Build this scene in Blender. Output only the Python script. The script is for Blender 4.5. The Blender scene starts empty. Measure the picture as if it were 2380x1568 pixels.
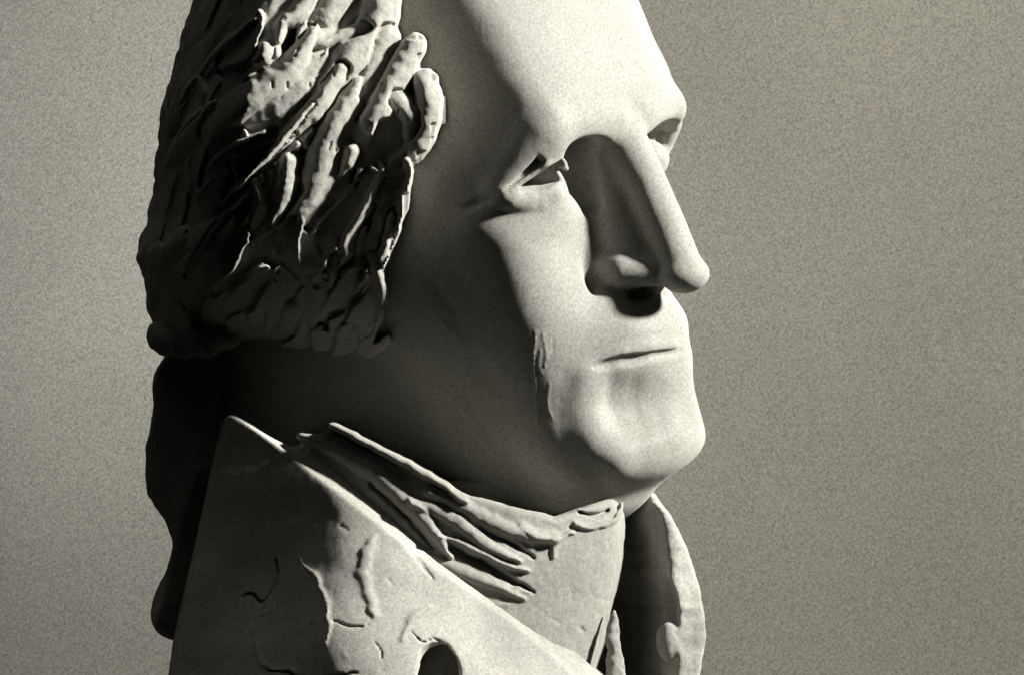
import bpy, math, time
import numpy as np
T0 = time.time()
rng = np.random.RandomState(7)
PXM = 0.000154                      # metres per modelling unit (one unit = 1/2380 of the picture width at the bust)
CX, CZ = 1190.0, -784.0

def M(x, y, z):                     # modelling units -> metres
    return ((x - CX) * PXM, y * PXM, (z - CZ) * PXM)

# ------------------------------------------------------------------ camera, world, lamps, exposure
sc = bpy.context.scene
CAMD = 24000.0
cam = bpy.data.objects.new('camera', bpy.data.cameras.new('camera'))
sc.collection.objects.link(cam)
cam.location = M(CX, -CAMD, CZ)
cam.rotation_euler = (math.radians(90), 0, 0)
cam.data.sensor_width = 36.0
cam.data.lens = 36.0 * CAMD / 2380.0
cam.data.clip_start = 0.05
cam.data.clip_end = 60.0
sc.camera = cam
world = bpy.data.worlds.new('World'); sc.world = world
world.use_nodes = True
world.node_tree.nodes['Background'].inputs[0].default_value = (0.95, 1.0, 0.93, 1)
world.node_tree.nodes['Background'].inputs[1].default_value = 0.0015
sc.view_settings.view_transform = 'Standard'
sc.view_settings.look = 'None'
sc.view_settings.exposure = 0.0
sc.view_settings.gamma = 1.0

def aim(o, target):
    from mathutils import Vector
    d = Vector(target) - o.location
    o.rotation_euler = d.to_track_quat('-Z', 'Y').to_euler()

def spot(name, loc, target, power, radius, cone, blend=0.5, color=(1, 0.985, 0.94)):
    l = bpy.data.lights.new(name, 'SPOT'); l.energy = power; l.shadow_soft_size = radius
    l.spot_size = math.radians(cone); l.spot_blend = blend; l.color = color
    o = bpy.data.objects.new(name, l); sc.collection.objects.link(o)
    o.location = loc; aim(o, target); return o

def area(name, loc, target, power, size, color=(1, 0.99, 0.95)):
    l = bpy.data.lights.new(name, 'AREA'); l.energy = power; l.size = size; l.shape = 'DISK'; l.color = color
    o = bpy.data.objects.new(name, l); sc.collection.objects.link(o)
    o.location = loc; aim(o, target); return o

KEYDIR = np.array([0.82, -0.205, 0.48]); KEYDIR /= np.linalg.norm(KEYDIR)
ctr = np.array(M(1250, 0, -700))
spot('key_lamp', tuple(ctr + KEYDIR * 2.6), tuple(ctr), 1350, 0.14, 17, 0.35)
area('fill_lamp', (-0.75, -0.95, 2.4), tuple(ctr), 0.9, 0.5)
spot('collar_fill', (0.35, -1.9, 0.75), M(620, -300, -1440), 10, 0.05, 4.4, 0.9)  # added narrow fill, only to lift the shaded part of the near collar
spot('backdrop_lamp_left', (-0.5, 0.3, 0.45), (-0.17, 1.5, 0.07), 34, 0.1, 21, 1.0, (0.94, 0.97, 1.0))
spot('backdrop_lamp_right', (0.9, 0.1, 1.3), (0.20, 1.5, 0.16), 150, 0.2, 36, 1.0, (1, 0.98, 0.93))
spot('backdrop_lamp_wide', (0.0, -0.2, 2.0), (0.1, 1.5, 0.0), 46, 0.3, 80, 1.0)

# ------------------------------------------------------------------ materials
def clay(name, base=(0.34, 0.334, 0.298), bump=0.25, speck=0.22, dark=0.75, streak=0.0):
    m = bpy.data.materials.new(name); m.use_nodes = True
    nt = m.node_tree; n = nt.nodes; L = nt.links
    b = n['Principled BSDF']
    b.inputs['Roughness'].default_value = 0.62
    b.inputs['Specular IOR Level'].default_value = 0.25
    if 'Diffuse Roughness' in b.inputs: b.inputs['Diffuse Roughness'].default_value = 1.0
    tc = n.new('ShaderNodeTexCoord')
    a = n.new('ShaderNodeTexNoise'); a.inputs['Scale'].default_value = 22; a.inputs['Detail'].default_value = 8; a.inputs['Roughness'].default_value = 0.6
    g = n.new('ShaderNodeTexNoise'); g.inputs['Scale'].default_value = 950; g.inputs['Detail'].default_value = 4; g.inputs['Roughness'].default_value = 0.8
    rot = n.new('ShaderNodeMapping'); rot.inputs['Rotation'].default_value = (0.6, 0.5, 0.7)
    L.new(tc.outputs['Object'], rot.inputs['Vector'])
    L.new(tc.outputs['Object'], a.inputs['Vector']); L.new(rot.outputs[0], g.inputs['Vector'])
    r1 = n.new('ShaderNodeMapRange'); r1.inputs[1].default_value = 0.35; r1.inputs[2].default_value = 0.65
    r1.inputs[3].default_value = dark; r1.inputs[4].default_value = 1.0
    L.new(a.outputs[0], r1.inputs[0])
    r2 = n.new('ShaderNodeMapRange'); r2.inputs[1].default_value = 0.25; r2.inputs[2].default_value = 0.75
    r2.inputs[3].default_value = 1.0 - speck * 2; r2.inputs[4].default_value = 1.0 + speck * 2
    L.new(g.outputs[0], r2.inputs[0])
    mu = n.new('ShaderNodeMath'); mu.operation = 'MULTIPLY'
    L.new(r1.outputs[0], mu.inputs[0]); L.new(r2.outputs[0], mu.inputs[1])
    vm = n.new('ShaderNodeVectorMath'); vm.operation = 'SCALE'; vm.inputs[0].default_value = base
    L.new(mu.outputs[0], vm.inputs['Scale']); L.new(vm.outputs[0], b.inputs['Base Color'])
    # fine tool-worked relief
    c = n.new('ShaderNodeTexNoise'); c.inputs['Scale'].default_value = 160; c.inputs['Detail'].default_value = 6
    L.new(tc.outputs['Object'], c.inputs['Vector'])
    bp = n.new('ShaderNodeBump'); bp.inputs['Strength'].default_value = bump; bp.inputs['Distance'].default_value = 0.0006
    L.new(c.outputs[0], bp.inputs['Height'])
    bp2 = n.new('ShaderNodeBump'); bp2.inputs['Strength'].default_value = bump * 0.8; bp2.inputs['Distance'].default_value = 0.0003
    L.new(g.outputs[0], bp2.inputs['Height']); L.new(bp.outputs[0], bp2.inputs['Normal'])
    if streak:                       # strokes of the modelling comb
        mp = n.new('ShaderNodeMapping'); mp.inputs['Rotation'].default_value = (0, math.radians(-24), 0)
        mp.inputs['Scale'].default_value = (420, 420, 38)
        L.new(tc.outputs['Object'], mp.inputs['Vector'])
        e = n.new('ShaderNodeTexNoise'); e.inputs['Scale'].default_value = 1.0; e.inputs['Detail'].default_value = 4
        L.new(mp.outputs[0], e.inputs['Vector'])
        bp3 = n.new('ShaderNodeBump'); bp3.inputs['Strength'].default_value = streak; bp3.inputs['Distance'].default_value = 0.0008
        L.new(e.outputs[0], bp3.inputs['Height']); L.new(bp2.outputs[0], bp3.inputs['Normal']); bp2 = bp3
    L.new(bp2.outputs[0], b.inputs['Normal'])
    return m
M_FACE = clay('smooth_clay', bump=0.2, dark=0.88, streak=0.12)
M_HAIR = clay('rough_hair_clay', base=(0.39, 0.383, 0.342), bump=0.5, dark=0.75)
M_COAT = clay('coat_clay', base=(0.40, 0.393, 0.35), bump=0.6, dark=0.55)
M_STOCK = clay('neckcloth_clay', base=(0.29, 0.285, 0.254), bump=0.4, dark=0.75)

# ------------------------------------------------------------------ numpy sculpting kit
def smin(a, b, k):
    h = np.clip(0.5 + 0.5 * (b - a) / k, 0, 1)
    return b + (a - b) * h - k * h * (1 - h)
def smax(a, b, k): return -smin(-a, -b, k)
def sstep(x, a, b):
    t = np.clip((x - a) / (b - a), 0, 1); return t * t * (3 - 2 * t)

LAT = rng.rand(64, 64, 64).astype(np.float32) * 2 - 1
def noise3(P, scale, off=0.0):
    q = P / scale + off
    i = np.floor(q).astype(np.int32); f = (q - i).astype(np.float32); f = f * f * (3 - 2 * f)
    i0 = i & 63; i1 = (i + 1) & 63
    x0, y0, z0 = i0.T; x1, y1, z1 = i1.T; fx, fy, fz = f.T
    def mix(a, b, t): return a + (b - a) * t
    return mix(mix(mix(LAT[x0, y0, z0], LAT[x1, y0, z0], fx), mix(LAT[x0, y1, z0], LAT[x1, y1, z0], fx), fy),
               mix(mix(LAT[x0, y0, z1], LAT[x1, y0, z1], fx), mix(LAT[x0, y1, z1], LAT[x1, y1, z1], fx), fy), fz)

def curve(xs, ys):                  # smooth 1-D interpolation (monotone-ish cubic)
    xs = np.array(xs, float); ys = np.array(ys, float)
    o = np.argsort(xs); xs = xs[o]; ys = ys[o]
    m = np.gradient(ys, xs)
    def f(x):
        x = np.clip(x, xs[0], xs[-1]); j = np.clip(np.searchsorted(xs, x) - 1, 0, len(xs) - 2)
        h = xs[j + 1] - xs[j]; t = (x - xs[j]) / h
        return ((2*t**3 - 3*t**2 + 1) * ys[j] + (t**3 - 2*t**2 + t) * h * m[j] + (-2*t**3 + 3*t**2) * ys[j+1] + (t**3 - t**2) * h * m[j+1])
    return f

def polygonise(fn, lo, hi, h, name, mat, parent, B=8, slack=1.1):
    """surface nets on the zero set of fn inside the box; only blocks near the surface are evaluated finely"""
    lo = np.array(lo, float); hi = np.array(hi, float)
    nb = np.ceil((hi - lo) / (h * B)).astype(int)
    bs = h * B
    g = np.stack(np.meshgrid(*[np.arange(n) for n in nb], indexing='ij'), -1).reshape(-1, 3)
    dc = fn(lo + (g + 0.5) * bs).astype(np.float32)
    near = np.abs(dc) < bs * slack + 12
    D = np.repeat(np.repeat(np.repeat(dc.reshape(nb), B, 0), B, 1), B, 2)
    D = np.where(D > 0, 100, -100).astype(np.float32)
    gn = g[near]
    off = np.stack(np.meshgrid(*[np.arange(B)] * 3, indexing='ij'), -1).reshape(-1, 3)
    lo32 = lo.astype(np.float32)
    CH = 2500
    for s in range(0, len(gn), CH):
        gg = gn[s:s+CH]
        idx = gg[:, None, :] * B + off[None]
        P = lo32 + idx.reshape(-1, 3).astype(np.float32) * np.float32(h)
        v = fn(P).astype(np.float32).reshape(len(gg), -1)
        D[idx[..., 0], idx[..., 1], idx[..., 2]] = v
    # close at box borders
    for ax in range(3):
        sl = [slice(None)] * 3
        sl[ax] = 0; D[tuple(sl)] = np.maximum(D[tuple(sl)], 1.0)
        sl[ax] = -1; D[tuple(sl)] = np.maximum(D[tuple(sl)], 1.0)
    S = D < 0
    n0, n1, n2 = D.shape
    c = np.zeros((n0-1, n1-1, n2-1), np.int8)
    for i in (0, 1):
        for j in (0, 1):
            for k in (0, 1):
                c += S[i:n0-1+i, j:n1-1+j, k:n2-1+k]
    act = np.argwhere((c > 0) & (c < 8))
    ids = -np.ones(c.shape, np.int32); ids[act[:, 0], act[:, 1], act[:, 2]] = np.arange(len(act))
    acc = np.zeros((len(act), 3)); cnt = np.zeros(len(act))
    corners = [(i, j, k) for i in (0, 1) for j in (0, 1) for k in (0, 1)]
    cv = {q: D[act[:, 0]+q[0], act[:, 1]+q[1], act[:, 2]+q[2]] for q in corners}
    for a in corners:
        for ax in range(3):
            if a[ax] == 0:
                b = list(a); b[ax] = 1; b = tuple(b)
                va, vb = cv[a], cv[b]
                m = (va < 0) != (vb < 0)
                t = va[m] / (va[m] - vb[m])
                p = np.tile(np.array(a, float), (m.sum(), 1)); p[:, ax] += t
                acc[m] += p; cnt[m] += 1
    V = lo + (act + acc / cnt[:, None]) * h
    quads = []
    for ax in range(3):
        a1, a2 = (ax + 1) % 3, (ax + 2) % 3
        sA = [slice(0, n) for n in D.shape]; sB = list(sA)
        sA[ax] = slice(0, D.shape[ax]-1); sB[ax] = slice(1, D.shape[ax])
        e = np.argwhere(S[tuple(sA)] != S[tuple(sB)])
        e = e[(e[:, a1] > 0) & (e[:, a2] > 0) & (e[:, a1] < D.shape[a1]-1) & (e[:, a2] < D.shape[a2]-1)]
        inside = S[e[:, 0], e[:, 1], e[:, 2]]
        def cell(d1, d2):
            q = e.copy(); q[:, a1] -= d1; q[:, a2] -= d2
            return ids[q[:, 0], q[:, 1], q[:, 2]]
        Q = np.stack([cell(1, 1), cell(0, 1), cell(0, 0), cell(1, 0)], 1)
        Q[~inside] = Q[~inside][:, ::-1]
        quads.append(Q)
    Q = np.concatenate(quads)
    # drop loose crumbs: keep only the largest connected piece
    lab = np.arange(len(V)); E = np.concatenate([Q[:, [0, 1]], Q[:, [1, 2]], Q[:, [2, 3]]])
    for _ in range(200):
        la, lb = lab[E[:, 0]], lab[E[:, 1]]
        bad = la != lb
        if not bad.any(): break
        E = E[bad]; la, lb = la[bad], lb[bad]; mn = np.minimum(la, lb)
        np.minimum.at(lab, np.maximum(la, lb), mn)
        while True:
            l2 = lab[lab]
            if (l2 == lab).all(): break
            lab = l2
    big = np.bincount(lab).argmax()
    Q = Q[lab[Q[:, 0]] == big]
    used = np.unique(Q); new = np.zeros(len(V), np.int64); new[used] = np.arange(len(used)); V = V[used]; Q = new[Q]
    me = bpy.data.meshes.new(name)
    W = np.empty_like(V); W[:, 0] = (V[:, 0] - CX) * PXM; W[:, 1] = V[:, 1] * PXM; W[:, 2] = (V[:, 2] - CZ) * PXM
    if parent is not None: W -= np.array(bust.location)       # parts of parts sit at the bust's own origin too
    me.vertices.add(len(W)); me.vertices.foreach_set('co', W.astype(np.float32).ravel())
    me.loops.add(Q.size); me.loops.foreach_set('vertex_index', Q.astype(np.int32).ravel())
    me.polygons.add(len(Q)); me.polygons.foreach_set('loop_start', np.arange(len(Q), dtype=np.int32) * 4)
    me.polygons.foreach_set('use_smooth', np.ones(len(Q), bool))
    me.update(calc_edges=True); me.materials.append(mat)
    o = bpy.data.objects.new(name, me); sc.collection.objects.link(o); o.parent = parent
    print(name, len(Q), 'quads', round(time.time() - T0, 1), 's')
    return o

# ---- relief maps: strokes pressed into / laid on the clay, in the plane of the side of the bust (x, -z), 2-unit cells
class Relief:
    def __init__(s, x0, y0, x1, y1, base=0.0, c=2.0):
        s.x0, s.y0, s.c = x0, y0, c
        s.nx, s.ny = int((x1-x0)/c)+1, int((y1-y0)/c)+1
        s.H = np.full((s.ny, s.nx), base, np.float32)
        s.X, s.Y = np.meshgrid(x0 + np.arange(s.nx)*c, y0 + np.arange(s.ny)*c)
    def stroke(s, pts, wid, hgt, mode='over', tilt=0.0, bow=1.0, edge=5.0, rough=0.0):
        """pts polyline [(x,y)..]; wid / hgt numbers or per-point lists; profile = bowed top with a side tilt
           mode over: replaces what is below inside its footprint;  add: adds;  max: union"""
        pts = np.array(pts, float); n = len(pts)
        wid = np.full(n, wid, float) if np.isscalar(wid) else np.array(wid, float)
        hgt = np.full(n, hgt, float) if np.isscalar(hgt) else np.array(hgt, float)
        if n > 2:                                    # refine into a smooth line
            t = np.arange(n); tt = np.linspace(0, n-1, (n-1)*6+1)
            pts = np.stack([curve(t, pts[:, 0])(tt), curve(t, pts[:, 1])(tt)], 1)
            wid = np.interp(tt, t, wid); hgt = np.interp(tt, t, hgt); n = len(pts)
        mw = wid.max() + 3*edge + 6
        a0 = max(int((pts[:, 0].min()-mw-s.x0)/s.c), 0); a1 = min(int((pts[:, 0].max()+mw-s.x0)/s.c)+1, s.nx)
        b0 = max(int((pts[:, 1].min()-mw-s.y0)/s.c), 0); b1 = min(int((pts[:, 1].max()+mw-s.y0)/s.c)+1, s.ny)
        if a1 <= a0 or b1 <= b0: return
        X = s.X[b0:b1, a0:a1]; Y = s.Y[b0:b1, a0:a1]
        if rough:
            Pn = np.stack([X.ravel(), Y.ravel(), X.ravel()*0], 1)
            X = X + rough*noise3(Pn, 17, 3.3).reshape(X.shape); Y = Y + rough*noise3(Pn, 17, 9.1).reshape(X.shape)
        best = np.full(X.shape, 1e9); Wd = np.zeros_like(best); Hd = np.zeros_like(best); Sd = np.zeros_like(best)
        for i in range(n-1):
            ax, ay = pts[i]; bx, by = pts[i+1]; dx, dy = bx-ax, by-ay; L2 = dx*dx+dy*dy+1e-9
            t = np.clip(((X-ax)*dx+(Y-ay)*dy)/L2, 0, 1)
            ex = X-ax-t*dx; ey = Y-ay-t*dy; d = np.hypot(ex, ey)
            w = wid[i]+(wid[i+1]-wid[i])*t
            q = d - w; m = q < best
            best[m] = q[m]; Wd[m] = w[m]; Hd[m] = (hgt[i]+(hgt[i+1]-hgt[i])*t)[m]
            Sd[m] = (np.sign(dx*ey-dy*ex)*d/np.maximum(w, 1))[m]
        r = np.clip((best+Wd)/np.maximum(Wd, 1), 0, 1)
        prof = Hd * (1-bow*r*r*0.85) + tilt*Sd*np.clip(1.15-r*0.3, 0, 1)
        a = 1 - sstep(best, -edge, edge*0.4)
        H = s.H[b0:b1, a0:a1]
        if mode == 'over': s.H[b0:b1, a0:a1] = H*(1-a)+prof*a
        elif mode == 'add': s.H[b0:b1, a0:a1] = H+prof*a
        elif mode == 'max': s.H[b0:b1, a0:a1] = np.maximum(H, np.where(a > 0.01, prof*a - (1-a)*8, -99))
    def __call__(s, x, z):
        u = np.clip((x-s.x0)/s.c, 0, s.nx-1.001); v = np.clip((-z-s.y0)/s.c, 0, s.ny-1.001)
        i = u.astype(int); j = v.astype(int); fu = u-i; fv = v-j
        return ((s.H[j, i]*(1-fu)+s.H[j, i+1]*fu)*(1-fv)+(s.H[j+1, i]*(1-fu)+s.H[j+1, i+1]*fu)*fv)

# ------------------------------------------------------------------ head frame: s = towards its right side (ours), f = forwards, u = up
A, R = math.radians(38), math.radians(8)
S_ = np.array([-math.sin(A)*math.cos(R), -math.cos(A)*math.cos(R), -math.sin(R)])
F_ = np.array([math.cos(A), -math.sin(A), 0.0])
U_ = np.array([-math.sin(A)*math.sin(R), -math.cos(A)*math.sin(R), math.cos(R)])
N0 = np.array([1480.0, 0.0, -320.0])
def Lc(s, f, u): return N0 + s*S_ + f*F_ + u*U_
def PX(px, py, s):                  # the point at offset s from the midline that stands at (px, -py)
    u = (-py - N0[2] - s*S_[2]) / U_[2]
    f = (px - N0[0] - s*S_[0] - u*U_[0]) / F_[0]
    return Lc(s, f, u)
def local(P):
    Q = P - N0
    return Q @ S_, Q @ F_, Q @ U_

def ell(P, c, r, k, d, op='u', axes=None):   # ellipsoid in the head frame (radii s,f,u)
    r = np.array(r, float); R0 = r.max()*1.05 + k + 20
    Q = P - c
    m = np.abs(Q).max(1) < R0
    if not m.any(): return d
    Q = Q[m]; ax = (S_, F_, U_) if axes is None else axes
    q = np.stack([Q @ ax[0], Q @ ax[1], Q @ ax[2]], 1) / r
    k0 = np.linalg.norm(q, axis=1); k1 = np.linalg.norm(q / r, axis=1) + 1e-9
    e = k0*(k0-1)/k1
    d[m] = smin(d[m], e, k) if op == 'u' else smax(d[m], -e, k)
    return d
def cone(P, a, b, ra, rb, k, d, op='u'):
    a = np.array(a, float); b = np.array(b, float)
    c = (a+b)/2; R0 = np.linalg.norm(b-a)/2 + max(ra, rb) + k + 20
    m = np.abs(P-c).max(1) < R0
    if not m.any(): return d
    Q = P[m]-a; ab = b-a; t = np.clip((Q@ab)/(ab@ab), 0, 1)
    e = np.linalg.norm(Q-t[:, None]*ab, axis=1)-(ra+(rb-ra)*t)
    d[m] = smin(d[m], e, k) if op == 'u' else smax(d[m], -e, k)
    return d
def chain(P, pts, rad, k, d, op='u'):
    pts = np.array(pts, float); c = (pts.min(0)+pts.max(0))/2; hw = (pts.max(0)-pts.min(0))/2 + max(rad) + k + 20
    m = (np.abs(P-c) < hw).all(1)
    if not m.any(): return d
    Q = P[m]; e = np.full(len(Q), 1e4)
    for i in range(len(pts)-1):
        a, b = pts[i], pts[i+1]; ab = b-a
        t = np.clip(((Q-a)@ab)/(ab@ab), 0, 1)
        e = np.minimum(e, np.linalg.norm(Q-a-t[:, None]*ab, axis=1)-(rad[i]+(rad[i+1]-rad[i])*t))
    d[m] = smin(d[m], e, k) if op == 'u' else smax(d[m], -e, k)
    return d

# ------------------------------------------------------------------ the head
lev =  [760, 640, 500, 320, 200, 110,  40, -30, -110, -200, -330, -420, -500, -600, -700, -780, -900]
ffT =  [-380,-290,-190,-95, -50,  -8, -12, -60,  -85,  -75,  -40,   10,   26,   14,   30,    6,  -40]
wT =   [60,  280, 400, 450, 464, 470, 466, 458,  448,  440,  420,  388, 352, 320, 296, 280,  260]
nT =   [2.0, 2.1, 2.3, 2.5, 2.6, 2.6, 2.5, 2.4,  2.3,  2.2,  2.1,  2.0,  1.95, 1.9,  1.9,  1.9,  1.9]
abT =  [100, 480, 660, 770, 790, 790, 780, 770,  750,  720,  660,  600,  560,  520,  480,  460,  440]
cF, cW, cN, cAb = curve(lev, ffT), curve(lev, wT), curve(lev, nT), curve(lev, abT)
FC = -480.0
def loft(s, f, u, grow=0.0):
    w = cW(u)+grow-np.where(s < 0, 85, 0); n = cN(u); g = f-FC
    a = np.where(g > 0, cF(u)-FC+grow, cAb(u)+grow)
    k = ((np.abs(s)/w)**n + (np.abs(g)/a)**n)**(1/n)
    r = np.hypot(s, g)
    d = r*(1-1/np.maximum(k, 1e-3))
    return np.where(r < 5, -w, d)
bot = curve([300, 600, 780, 1090, 1290, 1440, 1560, 1660, 1800], [860, 900, 985, 1162, 1212, 1160, 1104, 1062, 1030])

# face relief (scratches, tool marks), pressed in from the near side
FR = Relief(850, -60, 1700, 1300)
for _ in range(9):                 # short scratches of the comb tool on the cheek
    x = rng.uniform(1140, 1320); y = rng.uniform(760, 960); l = rng.uniform(25, 90)
    FR.stroke([(x, y), (x+rng.uniform(-6, 10), y+l*0.6), (x+rng.uniform(-6, 12), y+l)], [3, 5, 2], rng.choice([-1.6, 1.6]), 'add', edge=3)
FR.stroke([(1245, 770), (1240, 850), (1250, 990)], [3, 4, 3], 2.4, 'add', edge=3)
for _ in range(26):                 # broad flats left by the modelling tool on temple, cheek and jaw
    y = rng.uniform(60, 1080); x = rng.uniform(940, 1020 if y < 560 else 1140); l = rng.uniform(60, 150)
    FR.stroke([(x, y), (x+l*0.35, y+l*0.6), (x+l*0.6, y+l)], [12, rng.uniform(18, 44), 12], rng.uniform(-3.0, 2.6), 'add', edge=12, rough=6)

def _plane():
    # flat of the temple: runs through the edge of the forehead, turned away from the front of the face
    a, b = Lc(318, -178, 300), Lc(330, -150, 40)
    n = S_*1.0 + F_*0.38
    t = b-a; n = n - U_*((n@t)/(U_@t))
    return a, n/np.linalg.norm(n)
TP, TN = _plane()
def head_base(P):
    s, f, u = local(P)
    d = loft(s, f, u)
    # muzzle and chin
    d = ell(P, Lc(10, -70, -500), (170, 110, 150), 70, d)
    d = ell(P, Lc(0, -40, -725), (175, 110, 100), 60, d)
    d = cone(P, Lc(-60, -30, -540), Lc(-60, -22, -640), 62, 66, 50, d)
    d = ell(P, Lc(125, -112, -730), (115, 100, 80), 90, d)
    d = ell(P, Lc(40, -190, -850), (210, 140, 80), 60, d)
    # cheek bones, jowls
    for q in (1, -1):
        d = chain(P, [Lc(q*(286 if q > 0 else 240), -190-(q < 0)*100, -190), Lc(q*225, -176-(q < 0)*60, -400), Lc(q*190, -158, -640)], [100, 88, 92], 90, d)
    # bottom of jaw and double chin, neck behind
    d = smax(d, (-P[:, 2]-bot(P[:, 0])-62)*0.85, 150)
    rn = np.hypot((P[:, 0]-800)/290, (P[:, 1]-360)/250)
    dn = np.maximum((rn-1)*300, np.maximum(-P[:, 2]-1250, P[:, 2]+600))
    d = smin(d, dn, 60)
    # brow ridges and glabella
    for q in (1, -1):
        g = 0 if q > 0 else -34
        d = cone(P, Lc(q*55, -42+g*0.5, 40), Lc(q*(250+g), -72, 48), 50, 44, 40, d)
        if q > 0: d = cone(P, Lc(250, -72, 48), Lc(350, -180, 16), 44, 44, 50, d)
    e = (P - TP) @ TN - 0.0008*np.clip(110-u, 0, 260)**2 - 0.4*np.maximum(-150-u, 0)                          # flat temple, with an edge against the forehead
    d = smax(d, e, 30)
    d = cone(P, Lc(255, -86, 36), Lc(328, -146, -82), 46, 40, 40, d)     # outer rim of the near orbit
    d = chain(P, [Lc(-215, -62, 40), Lc(-285, -112, 0), Lc(-285, -137, -50), Lc(-250, -144, -87)], [30, 24, 20, 20], 24, d)
    # sockets
    for q in (1, -1):
        d = ell(P, Lc(q*(158 if q > 0 else 158), -30-(q < 0)*20, -76+(q < 0)*24), (104 if q > 0 else 96, 96, 96 if q > 0 else 72), 20, d, 's')
    # nose
    d = chain(P, [Lc(0, -48, 10), Lc(0, 18, -110), Lc(0, 66, -220), Lc(0, 98, -310)], [56, 47, 48, 51], 20, d)
    d = chain(P, [Lc(0, -90, -40), Lc(0, -62, -200), Lc(0, -36, -300)], [52, 79, 88], 26, d)
    d = ell(P, Lc(0, 104, -322), (60, 58, 40), 14, d)
    for q in (1, -1):
        d = chain(P, [Lc(q*80, -48, -300), Lc(q*76, -18, -300), Lc(q*40, 40, -312)], [40, 42, 34], 16, d)
        d = ell(P, Lc(q*50, 38, -366), (34, 54, 24), 8, d, 's')
        d = ell(P, Lc(q*134, -60, -290), (16, 20, 56), 24, d, 's')     # crease behind the wing
    d = ell(P, Lc(0, -20, -450), (120, 62, 60), 36, d)
    # eyeballs and heavy outer folds
    for q in (1, -1):
        if q > 0:
            d = ell(P, Lc(236, -140, -92), (86, 78, 70), 8, d)
            d = ell(P, Lc(246, -96, 4), (56, 56, 62), 22, d)
            d = ell(P, Lc(255, -172, -128), (86, 76, 60), 24, d)
            d = ell(P, Lc(215, -150, -150), (105, 78, 62), 44, d)
            d = cone(P, Lc(292, -158, -104), Lc(345, -206, -156), 40, 34, 46, d)
        else:
            d = ell(P, Lc(-165, -122, -74), (64, 70, 52), 8, d)
    return d

_SNAP = {}
def snap(px, py, dep=0.0):
    """point of the unfinished head's near surface seen at (px, py), pushed in by dep"""
    k = (px, py)
    if k not in _SNAP:
        y = np.arange(-460, 300, 3.0)
        P = np.stack([CX+(px-CX)*(1+y/CAMD), y, CZ+(-py-CZ)*(1+y/CAMD)], 1)
        d = head_base(P.copy()); i = int(np.argmax(d < 0))
        p = P[i]; e = 4.0
        g = np.array([head_base((p+v)[None])[0]-head_base((p-v)[None])[0] for v in np.eye(3)*e])
        _SNAP[k] = (p, g/np.linalg.norm(g))
    p, g = _SNAP[k]
    return p - g*dep
def onface(pts, dep=0.0): return [snap(x, y, dep) for x, y in pts]

def cutout(P, poly, at, depth, d, g=np.array([0.2, -0.97, 0.13])):
    """straight-sided cut of the given outline, driven into the near surface along its normal"""
    c = snap(*at)
    poly = np.array(poly, float); m = np.abs(P-c).max(1) < 150
    if not m.any(): return d
    Q = P[m]-c; t = Q@g; W = P[m]-t[:, None]*g
    x = W[:, 0]; v = -W[:, 2]; e = np.full(len(x), 1e9); ins = np.zeros(len(x), bool)
    for i in range(len(poly)):
        a, b = poly[i], poly[(i+1) % len(poly)]; ab = b-a
        q = np.clip(((x-a[0])*ab[0]+(v-a[1])*ab[1])/(ab@ab), 0, 1)
        e = np.minimum(e, np.hypot(x-a[0]-q*ab[0], v-a[1]-q*ab[1]))
        cr = (a[1] > v) != (b[1] > v)
        ins ^= cr & (x < (b[0]-a[0])*(v-a[1])/((b[1]-a[1]) or 1e-9)+a[0])
    e = np.where(ins, -e, e)
    e = smax(e, -t-depth, 6); e = np.where(t > 60, np.maximum(e, t-60), e)
    d[m] = smax(d[m], -e, 8)
    return d

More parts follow.
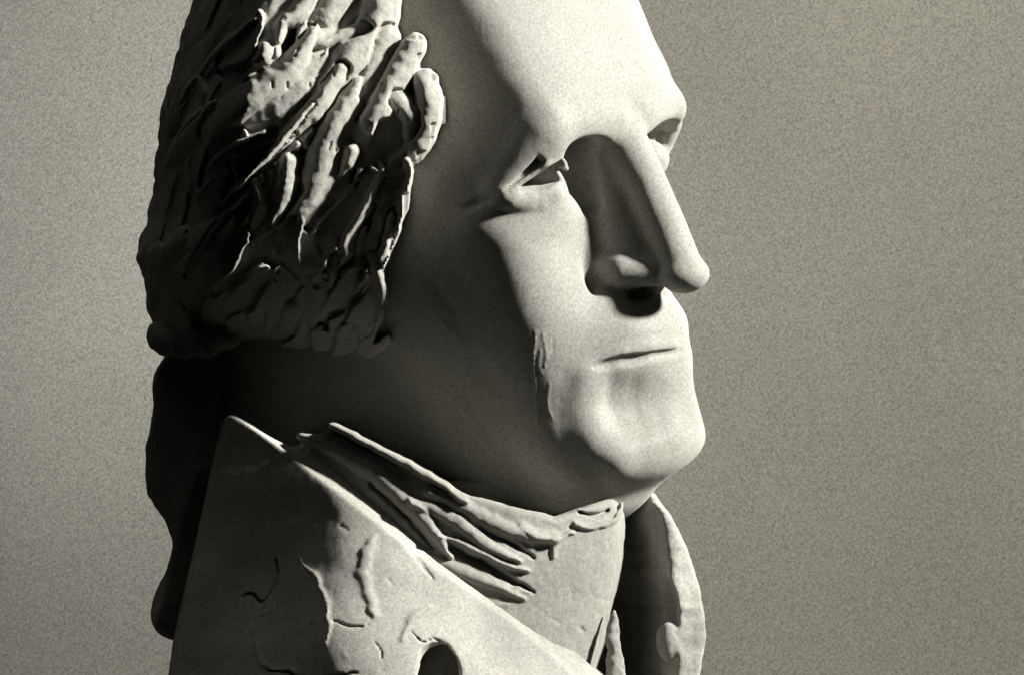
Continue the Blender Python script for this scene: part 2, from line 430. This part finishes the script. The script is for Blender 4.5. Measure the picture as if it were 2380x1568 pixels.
def head_fn(P):
    d = head_base(P)
    # lips: a thin upper lip, a fuller lower lip, the straight closed mouth between them
    d = chain(P, onface([(1405, 838), (1450, 818), (1515, 806), (1565, 802)], 10), [8, 15, 17, 15], 16, d)
    d = chain(P, onface([(1376, 853), (1440, 839), (1512, 827), (1568, 818)], -5) + [Lc(-60, 66, -500), Lc(-120, 30, -500)], [11, 15, 12, 9, 9, 7], 6, d, 's')
    # hollow under the lower lip with the crescent of the jowl round it
    d = chain(P, onface([(1435, 945), (1480, 960), (1510, 955)], -64), [66, 72, 66], 34, d, 's')
    d = chain(P, onface([(1362, 880), (1362, 950), (1385, 1020), (1430, 1060)], 22), [26, 32, 34, 30], 46, d)
    # near eye: pouch, crease of the fold, lid rim, opening under it
    d = chain(P, onface([(1182, 458), (1235, 462), (1292, 446)], 10), [10, 17, 15], 20, d)
    d = chain(P, onface([(1158, 478), (1190, 472), (1222, 472), (1255, 474)], 14), [14, 20, 22, 18], 14, d)
    d = chain(P, onface([(1338, 345), (1348, 420), (1372, 478)], 4), [46, 44, 26], 20, d, 's')
    d = chain(P, onface([(1172, 446), (1232, 410), (1270, 384), (1304, 376), (1316, 392)], 0), [5, 8, 10, 10, 7], 10, d)
    d = cutout(P, [(1172, 446), (1246, 368), (1264, 380), (1252, 394), (1220, 416)], (1225, 400), 18, d)
    d = cutout(P, [(1198, 442), (1232, 418), (1266, 393), (1300, 379), (1330, 376), (1328, 398), (1314, 418), (1296, 432), (1270, 441), (1236, 445)], (1262, 410), 60, d, g=np.array([-0.42, -0.86, -0.28]))
    d = chain(P, onface([(1168, 462), (1196, 466), (1224, 468)], 10), [13, 18, 18], 22, d)
    # far eye
    d = chain(P, [Lc(-215, -110, -84), Lc(-185, -72, -70), Lc(-150, -66, -62), Lc(-110, -80, -70)], [8, 12, 12, 8], 12, d)
    # crow's foot
    d = chain(P, onface([(1132, 464), (1108, 474), (1082, 484)], -3), [5, 12, 7], 10, d, 's')
    near = P[:, 1] < 150
    d = d - np.where(near, FR(P[:, 0], P[:, 2]), 0)
    d = d - 1.6*noise3(P, 130) - 0.8*noise3(P, 40, 5.5)
    return d

# ------------------------------------------------------------------ hair
left = curve([-400, -200, 0, 150, 250, 400, 500, 580, 650, 750, 800, 900, 1100], [640, 500, 436, 398, 370, 350, 333, 305, 314, 335, 350, 420, 560])
HR = Relief(250, -460, 1120, 1000, base=-70)
# body of the wig: footprint
hairline = np.array([(905,-60),(912,20),(900,80),(925,95),(975,110),(985,165),(1012,210),(1008,260),(995,310),(955,370),(945,420),(935,500),(915,560),(905,620),(900,700),(885,780),(850,835),(700,860),(500,860)], float)
ys = hairline[:, 1]
hl = np.interp(HR.Y, [-460]+list(ys[:17]), [820]+list(hairline[:17, 0]))
jag = 10*noise3(np.stack([HR.X.ravel(), HR.Y.ravel(), 0*HR.X.ravel()], 1), 22).reshape(HR.X.shape)
m = sstep(hl + jag - HR.X, -4, 16)
HR.H = HR.H*(1-m) + 0*m
def HS(pts, w, h, **k): HR.stroke(pts, [q*1.22 for q in (w if not np.isscalar(w) else [w]*len(pts))], h, **{**dict(mode='over', tilt=0, edge=5, rough=3), **k})
# loose under-layer of strokes that follow the fall of the hair
r2 = np.random.RandomState(3)
for i in range(100):
    x = r2.uniform(330, 900); y = r2.uniform(-80, 800)
    if x > np.interp(y, ys[:17], hairline[:17, 0]) - 40: continue
    ang = math.radians(118 + r2.uniform(-16, 16) + (x-650)*-0.03); l = r2.uniform(110, 260)
    dx, dy = math.cos(ang)*l, math.sin(ang)*l; b = r2.uniform(-22, 22)
    w = r2.uniform(20, 46)
    HS([(x, y), (x+dx*0.5+b, y+dy*0.5+b*0.3), (x+dx, y+dy)], [w*0.5, w, w*0.2], r2.uniform(-8, 30), tilt=r2.uniform(-8, 24), bow=0.6, edge=4)
# the locks one can name, from the crown down
HS([(560,-60),(520,40),(470,120),(440,230)], [22,20,16,8], [10,18,14,4])
HS([(620,70),(555,95),(500,150),(475,195)], [9,10,9,5], [26,30,24,12], edge=3)
HS([(470,190),(440,225),(412,250)], [7,9,4], 22, edge=3)
HS([(610,70),(635,110),(640,150),(600,155)], [22,18,20,10], [6,14,26,20])
HS([(760,-40),(700,40),(668,60),(655,105)], [24,22,16,9], [30,34,34,26])
HS([(800,-20),(765,40),(735,60)], [34,26,14], [30,26,14])
HS([(900,-60),(880,60),(830,130),(770,200),(735,270)], [34,38,34,26,20], [40,42,40,36,28])
HS([(855,70),(760,110),(720,130)], [14,13,8], [20,18,10], tilt=4)
HS([(745,150),(700,200),(640,250),(570,290)], [26,34,30,14], [10,16,12,4], tilt=-8)
HS([(620,200),(560,260),(520,310),(500,340)], [22,30,26,16], [14,20,18,10], tilt=-6)
HS([(800,170),(740,260),(690,310),(640,370),(600,420)], [18,24,20,18,8], [38,38,30,28,20], tilt=5)
HS([(690,320),(600,350),(520,380),(485,420)], [8,8,8,6], [22,24,20,10], edge=3)
HS([(840,210),(790,290),(760,360),(740,430),(700,500),(640,540)], [20,26,34,36,30,12], [30,34,36,34,26,10], tilt=6)
HS([(700,340),(640,400),(560,470),(500,540),(455,600),(430,640)], [9,9,9,8,6,4], [30,30,26,22,14,6], edge=3)
HS([(640,410),(650,460),(620,520),(590,540)], [16,18,14,5], [20,24,20,8], edge=3)
HS([(905,90),(880,160),(850,230)], [24,22,12], [16,14,6], tilt=6)
HS([(965,110),(935,170),(905,230),(870,290)], [24,27,26,26], [44,46,46,44], bow=0.6, edge=6)
HS([(990,195),(1000,260),(975,340),(915,395)], [26,26,24,14], [44,46,40,28], bow=0.6, edge=6)
HS([(930,240),(960,280),(955,320)], [22,20,12], [34,36,32], bow=0.5, edge=4)
HS([(905,310),(890,350),(850,380)], [26,24,14], [0,-4,0], bow=0.2)
HS([(822,355),(812,385),(795,410)], [16,14,8], [30,30,14], edge=4)
HS([(880,400),(850,450),(800,520),(760,570),(725,630)], [22,30,34,36,14], [8,8,14,18,8], bow=-0.9, tilt=-14, edge=4)
HS([(868,392),(883,410),(865,450)], [5,6,6], [30,30,28], edge=2)
HS([(895,400),(850,490),(810,560),(805,600),(760,640)], [8,12,17,16,8], [34,34,32,28,16], tilt=8)
HS([(935,400),(915,480),(890,560),(868,620)], [24,30,28,22], [26,24,24,22], bow=-0.5, tilt=-16, edge=5)
HS([(915,500),(895,580),(855,640),(815,690)], [10,14,12,5], [36,36,30,10], edge=3)
HS([(865,600),(885,660),(885,720),(878,765)], [14,14,10,4], [24,26,22,10], tilt=-4, edge=3)
HS([(780,600),(775,640),(770,670)], [12,13,5], [18,22,12], edge=3)
HS([(705,560),(730,620),(715,650)], [22,22,10], [12,16,8], bow=-0.4)
HS([(640,560),(560,620),(500,680)], [22,24,10], [4,8,0])
HS([(900,790),(860,820),(830,850)], [12,12,6], [4,6,0])
HS([(680,725),(660,770),(600,800)], [22,18,8], [20,10,0])
# thumb-pressed scoops with raised rims
def SC(pts, w, h, **k): HS(pts, w, h, **{**dict(bow=-0.9, edge=3), **k})
SC([(590,60),(560,110),(520,150)], [26,38,14], [10,8,4], tilt=-14)
HS([(602,54),(550,90),(500,130),(465,166)], [6,9,9,6], [34,36,32,24], edge=3)
HS([(625,120),(622,140),(600,152)], [18,22,12], [26,30,20])
SC([(500,190),(455,240),(420,290)], [16,24,8], [6,4,0], tilt=-10)
HS([(461,173),(430,200),(408,232)], [5,8,4], [30,30,16], edge=3)
HS([(461,179),(470,215),(468,256)], [6,12,5], [28,28,14], edge=3)
HS([(465,259),(430,285),(394,323)], [6,8,4], [28,26,14], edge=3)
HS([(733,77),(690,150),(640,200),(560,250),(500,300),(484,335)], [12,26,32,34,30,12], [26,26,26,28,30,24], tilt=-12)
SC([(560,320),(510,370),(470,430)], [20,26,8], [6,4,0], tilt=-14)
HS([(625,314),(560,340),(510,370),(484,402)], [5,7,7,5], [36,36,32,22], edge=3)
HS([(733,250),(690,300),(631,368),(575,425),(525,476)], [7,9,10,9,5], [46,48,44,38,24], edge=3)
SC([(700,440),(650,500),(590,560)], [14,20,6], [8,6,2], tilt=-10)
HS([(600,430),(610,480),(590,530)], [14,20,6], [34,36,18], edge=4)
HS([(680,380),(670,450),(640,520)], [22,26,10], [40,42,24], tilt=8, edge=5)
SC([(690,520),(670,580),(700,640)], [18,26,8], [10,10,4], tilt=-10)
SC([(560,560),(520,620),(470,680)], [18,24,8], [8,6,2], tilt=-10)
SC([(620,640),(570,690),(520,730)], [18,24,10], [10,8,2], tilt=10)
SC([(420,420),(400,500),(370,560)], [16,22,8], [8,8,2], tilt=-10)
SC([(820,640),(790,700),(740,750)], [16,22,8], [10,8,2], tilt=10)
# pits and torn spots
for _ in range(50):
    x = r2.uniform(560, 1000); y = r2.uniform(0, 700)
    HR.stroke([(x, y), (x+r2.uniform(-9, 2), y+r2.uniform(4, 14))], r2.uniform(1.5, 4), r2.uniform(-9, -4), 'add', edge=2)

rollx = curve([-200, 0, 120, 250, 400, 600, 800, 1000], [900, 915, 960, 990, 950, 905, 870, 840])
def hair_fn(P):
    s, f, u = local(P)
    v = -P[:, 2]
    w = cW(u)+26; n = 2.15
    g = f-FC
    xc = N0[0] + FC*F_[0] + u*U_[0]
    xl = left(v)
    ab = np.sqrt(np.maximum((xc-xl)**2-(w*0.61)**2, 200**2))/0.79
    a = np.where(g > 0, cF(u)-FC+12, ab)
    k = ((np.abs(s)/w)**n+(np.abs(g)/a)**n)**(1/n)
    r = np.hypot(s, g)
    d = r*(1-1/np.maximum(k, 1e-3))
    H = HR(P[:, 0], P[:, 2])*1.35
    roll = rollx(v)-P[:, 0]     # the wig stands off the temple and rolls back
    RO = sstep(H, -66, -6)*(18+340*sstep(roll, -90, 560))*(1-0.85*sstep(v, 620, 860))
    near = sstep(s, 60, 200)*sstep(P[:, 0], left(v)-10, left(v)+220)
    side = sstep(s, 60, 200)*sstep(P[:, 0], left(v)-10, left(v)+70)                       # relief lives on the near side; elsewhere broad waves
    other = np.where(g < 0, 0, -70*sstep(g, -60, 60)) + 9*noise3(P, 60, 2.0) + 4*noise3(P, 22, 2.0)
    d = d - (H*side + RO*near + other*(1-side))
    d = d - 3.0*noise3(P, 30, 1.0) - 1.3*noise3(P, 11, 4.0)
    d = smax(d, (v-(848+26*noise3(P, 60, 7)))*0.8, 80)
    return d

cleft = curve([900, 1000, 1200, 1350, 1480, 1568, 1800], [540, 512, 468, 436, 408, 396, 380])
# ------------------------------------------------------------------ queue (tied tail) and bow
ql = curve([820, 870, 950, 1180, 1215, 1245, 1340, 1390, 1480, 1510], [372, 344, 340, 343, 368, 382, 370, 347, 350, 380])
def queue_fn(P):
    v = -P[:, 2]
    L = ql(v); c = (L+np.maximum(cleft(v)+26, L+60))/2
    r = c-L
    d = np.hypot(P[:, 0]-c, (P[:, 1]-420)*1.0)-r
    d = smax(d, (v-1500), 26); d = smax(d, 800-v, 20)
    return d-4*noise3(P, 40, 3)-2*noise3(P, 15, 3)
def bow_fn(P):
    d = np.full(len(P), 1e3)
    d = chain(P, [np.array((362., 330, -790)), np.array((420., 250, -800)), np.array((490., 190, -805)), np.array((540., 180, -790))], [32, 34, 24, 12], 20, d)
    d = cone(P, (360, 330, -770), (470, 420, -830), 24, 34, 14, d)
    return d-5*noise3(P, 30, 8)-2*noise3(P, 12, 8)

# ------------------------------------------------------------------ neckcloth
SR = Relief(560, 900, 1560, 1640)
def SS(pts, w, h, **k): SR.stroke(pts, w, h, **{**dict(mode='add', edge=6, rough=3), **k})
SS([(770,985),(900,1050),(1000,1105),(1085,1160)], [8,12,12,8], 26)
SS([(1000,1140),(1090,1180),(1180,1225),(1270,1250),(1330,1235)], [16,20,18,14,6], 18)
SS([(700,1010),(860,1090),(930,1150),(1000,1215),(1050,1290)], [14,22,22,20,8], 24)
SS([(960,1160),(1050,1200),(1130,1260),(1210,1300)], [14,20,18,6], 20)
SS([(1020,1235),(1110,1275),(1180,1310),(1230,1320)], [7,9,9,4], 18, edge=3)
SS([(1050,1270),(1120,1305),(1180,1340),(1240,1370)], [10,13,11,4], -26, edge=5)
SS([(1000,1290),(1080,1325),(1140,1350),(1220,1385)], [14,18,15,6], 14)
SS([(1210,1215),(1250,1240),(1290,1245),(1285,1290)], [10,14,14,8], 10)
SS([(1120,1225),(1190,1260),(1240,1290)], [5,8,5], -16, edge=3)
SS([(860,1120),(940,1190),(1010,1270)], [6,9,6], -16, edge=4)
SS([(1335,1215),(1380,1222),(1430,1205),(1448,1170)], [6,8,8,6], 14, edge=3)
SS([(1345,1190),(1380,1196),(1415,1185)], [5,7,5], -16, edge=3)
for _ in range(34):
    x = rng.uniform(980, 1400); y = rng.uniform(1180, 1560)
    SR.stroke([(x, y), (x+rng.uniform(4, 40), y+rng.uniform(-10, 16))], rng.uniform(2, 9), rng.uniform(-5, 5), 'add', edge=2, rough=3)
sfr = curve([850, 1000, 1160, 1200, 1350, 1420, 1500, 1568, 1700, 1900], [1400, 1420, 1444, 1452, 1440, 1422, 1404, 1385, 1350, 1320])
def stock_fn(P):
    v = -P[:, 2]
    fr = sfr(v); cx = 1020.0; rx = fr-cx; ry = 350.0; cy = 130.0
    e = np.hypot((P[:, 0]-cx)/rx, (P[:, 1]-cy)/ry); r = np.hypot(P[:, 0]-cx, P[:, 1]-cy)
    d = r*(1-1/np.maximum(e, 1e-3))
    top = np.interp(P[:, 0], [560, 700, 780, 1090, 1290, 1380, 1440, 1500], [1080, 1030, 990, 1150, 1200, 1168, 1150, 1140])
    d = smax(d, (top-v)*0.85, 14)
    d = d - np.where(P[:, 1] < 130, SR(P[:, 0], P[:, 2]), 0)
    return d-3*noise3(P, 60, 6)-1.5*noise3(P, 16, 6)

# ------------------------------------------------------------------ coat: near collar
CR = Relief(360, 940, 1500, 1640)
def CS(pts, w, h, **k): CR.stroke(pts, w, h, **{**dict(mode='add', edge=4, rough=2), **k})
CS([(645,1290),(648,1340),(625,1385),(610,1390),(590,1375),(570,1380)], [3,4,4,6,6,3], -24, edge=2)
CS([(560,1390),(545,1430),(520,1480)], [1,2,1], -8, edge=2)
CS([(780,1430),(820,1445),(860,1440)], [2,4,1], -12, edge=2)
CS([(610,1545),(680,1552),(715,1568),(760,1560),(840,1545)], [2,4,3,5,2], -22, edge=2)
CS([(690,1290),(720,1320),(735,1360)], [1,2,1], -6, edge=2)
CS([(870,1470),(890,1500),(890,1530)], [1,3,1], -8, edge=2)
CS([(960,1455),(985,1480),(1010,1475),(1040,1490)], [2,3,3,2], -12, edge=2)
CS([(940,1250),(980,1300),(1010,1340)], [8,9,5], -5, edge=6)
CS([(640,1400),(600,1450),(620,1530),(700,1550)], [5,9,9,5], 7, edge=8, rough=8)
CS([(700,1290),(745,1340),(770,1420),(760,1480)], [5,9,9,5], 7, edge=8, rough=8)
CS([(870,1240),(850,1330),(880,1420)], [14,22,12], 8, edge=14, rough=8)
CS([(1000,1400),(960,1430),(940,1470)], [12,16,8], 8, edge=10, rough=6)
CS([(470,1200),(455,1300),(440,1400)], [4,6,4], -6, edge=5, rough=8)
for _ in range(60):
    x = rng.uniform(430, 1200); y = rng.uniform(1050, 1600)
    CR.stroke([(x, y), (x+rng.uniform(-16, 20), y+rng.uniform(2, 16))], rng.uniform(1.5, 6), rng.uniform(-4, 1.5), 'add', edge=2, rough=3)
edgeline = curve([480, 560, 640, 760, 900, 1000, 1090, 1200, 1330, 1600], [940, 975, 1030, 1118, 1228, 1306, 1368, 1452, 1562, 1800])
cleft = curve([900, 1000, 1200, 1350, 1480, 1568, 1800], [540, 512, 468, 436, 408, 396, 380])
def collar_fn(P):
    x, y, v = P[:, 0], P[:, 1], -P[:, 2]
    xc = 812 + 46*noise3(P*np.array([0, 0, 1.0]), 90, 4.4)
    tt = (xc-x)/36.0
    Y = -385 + 0.64*36*np.log1p(np.exp(np.clip(tt, -20, 20))) + 0.64*np.maximum(xc-x-720, 0) + 300*np.clip((x-xc+40)/600, 0, 3)**1.5
    Y = Y - (v-1400)*0.46 - CR(x, P[:, 2])
    Yi = Y + 62
    out = (Y-y)*0.85
    d = smax(out, (edgeline(x)-(0.1+0.52*sstep(x, 600, 800))*np.clip(y-Y, 0, 90)-v)*0.70, 4)
    d = smax(d, (cleft(v)-x)*0.97, 26)
    # notch of the lapel
    nx = (x-1020)/50; nz = (v-1564)/84
    nd = (1-np.sqrt(nx*nx+nz*nz))*46 + 7*noise3(P, 34, 2.2)
    nd = np.where(y < Y+420, nd, -50)
    d = smax(d, nd, 8)
    # the shell only, and a slab of coat behind further down
    d = smax(d, (y-(Y+70+ (v-1000)*0.5)), 12)
    return d-0.8*noise3(P, 70, 9)-0.5*noise3(P, 20, 9)

# ------------------------------------------------------------------ coat: far collar
fo = curve([1100, 1130, 1180, 1290, 1400, 1480, 1568, 1750], [1460, 1502, 1545, 1602, 1634, 1642, 1628, 1600])
fi = curve([1100, 1130, 1180, 1250, 1320, 1400, 1480, 1568, 1750], [1452, 1486, 1500, 1528, 1552, 1574, 1576, 1578, 1560])
def far_fn(P):
    x, y, v = P[:, 0], P[:, 1], -P[:, 2]
    xi = fi(v)+9*noise3(P*np.array([0, 0, 1.0]), 26, 1.5)+5*noise3(P*np.array([0, 0, 1.0]), 11, 2.5); xo = fo(v)
    y0 = 40.0
    w = xo-xi
    band = (x-xi)*0.55-(y-y0)*0.83
    inner = -(x-xi)*0.96-(y-y0)*0.27
    d = smax(band, inner, 6)
    d = smax(d, x-xo, 14)
    d = smax(d, -(x-1380)*0.9-(y-420)*0.43, 30)
    d = smax(d, (1118-v)*0.8, 16)
    d = smax(d, y-700, 10)
    d = ell(P, np.array((1555., 60, -1490)), (28, 30, 48), 16, d, axes=np.eye(3))
    d = ell(P, np.array((1548., 90, -1400)), (30, 40, 60), 20, d, 's', axes=np.eye(3))
    return d-3*noise3(P, 40, 12)-1.6*noise3(P, 14, 12)
def ruffle_fn(P):
    d = np.full(len(P), 1e3)
    d = chain(P, [np.array((1428., 20, -1420)), np.array((1425., -10, -1490)), np.array((1432., -20, -1600)), np.array((1440., -20, -1750))], [5, 17, 26, 30], 10, d)
    return d-5*noise3(P, 26, 13)-3*noise3(P, 10, 13)
# neck, shoulders and chest inside the coat, down to where the bust is cut off
def body_fn(P):
    x, y, v = P[:, 0], P[:, 1], -P[:, 2]
    rx = 420+np.clip(v-1250, 0, 900)*0.30; ry = 160+np.clip(v-1250, 0, 900)*0.1
    e = np.hypot((x-930)/rx, (y-200)/ry); r = np.hypot(x-930, y-200)
    d = r*(1-1/np.maximum(e, 1e-3))
    d = smax(d, (1120-v), 60)
    d = smax(d, cleft(v)+30-x, 20)
    return d-4*noise3(P, 60, 14)

# ------------------------------------------------------------------ assemble
bust = bpy.data.objects.new('bust', None); sc.collection.objects.link(bust)
bust.location = M(1000, 150, -1900)
bust['label'] = 'grey clay bust of a man with tied-back wig, neckcloth and coat before plain backdrop'
bust['category'] = 'bust'
import os
Q = 1.5 if os.environ.get('ROUGH') else 1.0
polygonise(head_fn, (500, -460, -1290), (1700, 640, 470), 3.7*Q, 'head', M_FACE, bust)
hair = polygonise(hair_fn, (270, -720, -930), (1230, 760, 490), 4.0*Q, 'hair', M_HAIR, bust, slack=4.0)
polygonise(queue_fn, (300, 260, -1540), (620, 600, -780), 5, 'queue', M_HAIR, hair)
polygonise(bow_fn, (300, 120, -880), (600, 500, -720), 4, 'bow', M_HAIR, hair)
polygonise(stock_fn, (560, -360, -1900), (1500, 560, -880), 4.4*Q, 'neckcloth', M_STOCK, bust)
coat = polygonise(body_fn, (380, -260, -1900), (1300, 700, -1060), 10, 'coat', M_COAT, bust)
polygonise(collar_fn, (360, -560, -1900), (1520, 480, -900), 4.0*Q, 'collar', M_COAT, coat)
polygonise(far_fn, (1200, 0, -1900), (1700, 720, -1090), 5*Q, 'collar', M_COAT, coat)
polygonise(ruffle_fn, (1370, -90, -1900), (1500, 110, -1390), 4, 'shirt_ruffle', M_STOCK, bust)

# ------------------------------------------------------------------ backdrop
def backdrop():
    me = bpy.data.meshes.new('backdrop')
    n = 24; W = 2.6; vs = []; fs = []
    prof = [(1.5, 2.2), (1.5, 0.5), (1.5, -0.6), (1.47, -0.75), (1.4, -0.85), (1.25, -0.9), (0.4, -0.9)]
    for (y, z) in prof:
        for i in range(n+1): vs.append((-W+2*W*i/n, y, z))
    for j in range(len(prof)-1):
        for i in range(n):
            a = j*(n+1)+i; fs.append((a, a+1, a+n+2, a+n+1))
    me.from_pydata(vs, [], fs); me.update()
    for p in me.polygons: p.use_smooth = True
    m = bpy.data.materials.new('backdrop_paper'); m.use_nodes = True
    nt = m.node_tree; N = nt.nodes; L = nt.links; b = N['Principled BSDF']
    b.inputs['Roughness'].default_value = 0.95; b.inputs['Specular IOR Level'].default_value = 0.05
    tc = N.new('ShaderNodeTexCoord')
    g = N.new('ShaderNodeTexNoise'); g.inputs['Scale'].default_value = 820; g.inputs['Detail'].default_value = 4; g.inputs['Roughness'].default_value = 0.85
    a = N.new('ShaderNodeTexNoise'); a.inputs['Scale'].default_value = 5; a.inputs['Detail'].default_value = 3
    rot = N.new('ShaderNodeMapping'); rot.inputs['Rotation'].default_value = (0.6, 0.5, 0.7)
    L.new(tc.outputs['Object'], rot.inputs['Vector'])
    for q in (g, a): L.new(rot.outputs[0], q.inputs['Vector'])
    r = N.new('ShaderNodeMapRange'); r.inputs[1].default_value = 0.3; r.inputs[2].default_value = 0.7; r.inputs[3].default_value = 0.45; r.inputs[4].default_value = 1.55
    L.new(g.outputs[0], r.inputs[0])
    r3 = N.new('ShaderNodeMapRange'); r3.inputs[1].default_value = 0.3; r3.inputs[2].default_value = 0.7; r3.inputs[3].default_value = 0.9; r3.inputs[4].default_value = 1.1
    L.new(a.outputs[0], r3.inputs[0])
    mu = N.new('ShaderNodeMath'); mu.operation = 'MULTIPLY'; L.new(r.outputs[0], mu.inputs[0]); L.new(r3.outputs[0], mu.inputs[1])
    vm = N.new('ShaderNodeVectorMath'); vm.operation = 'SCALE'; vm.inputs[0].default_value = (0.36, 0.348, 0.30)
    L.new(mu.outputs[0], vm.inputs['Scale']); L.new(vm.outputs[0], b.inputs['Base Color'])
    me.materials.append(m)
    o = bpy.data.objects.new('backdrop', me); sc.collection.objects.link(o); o['kind'] = 'structure'
backdrop()
print('built in', round(time.time()-T0, 1), 's')
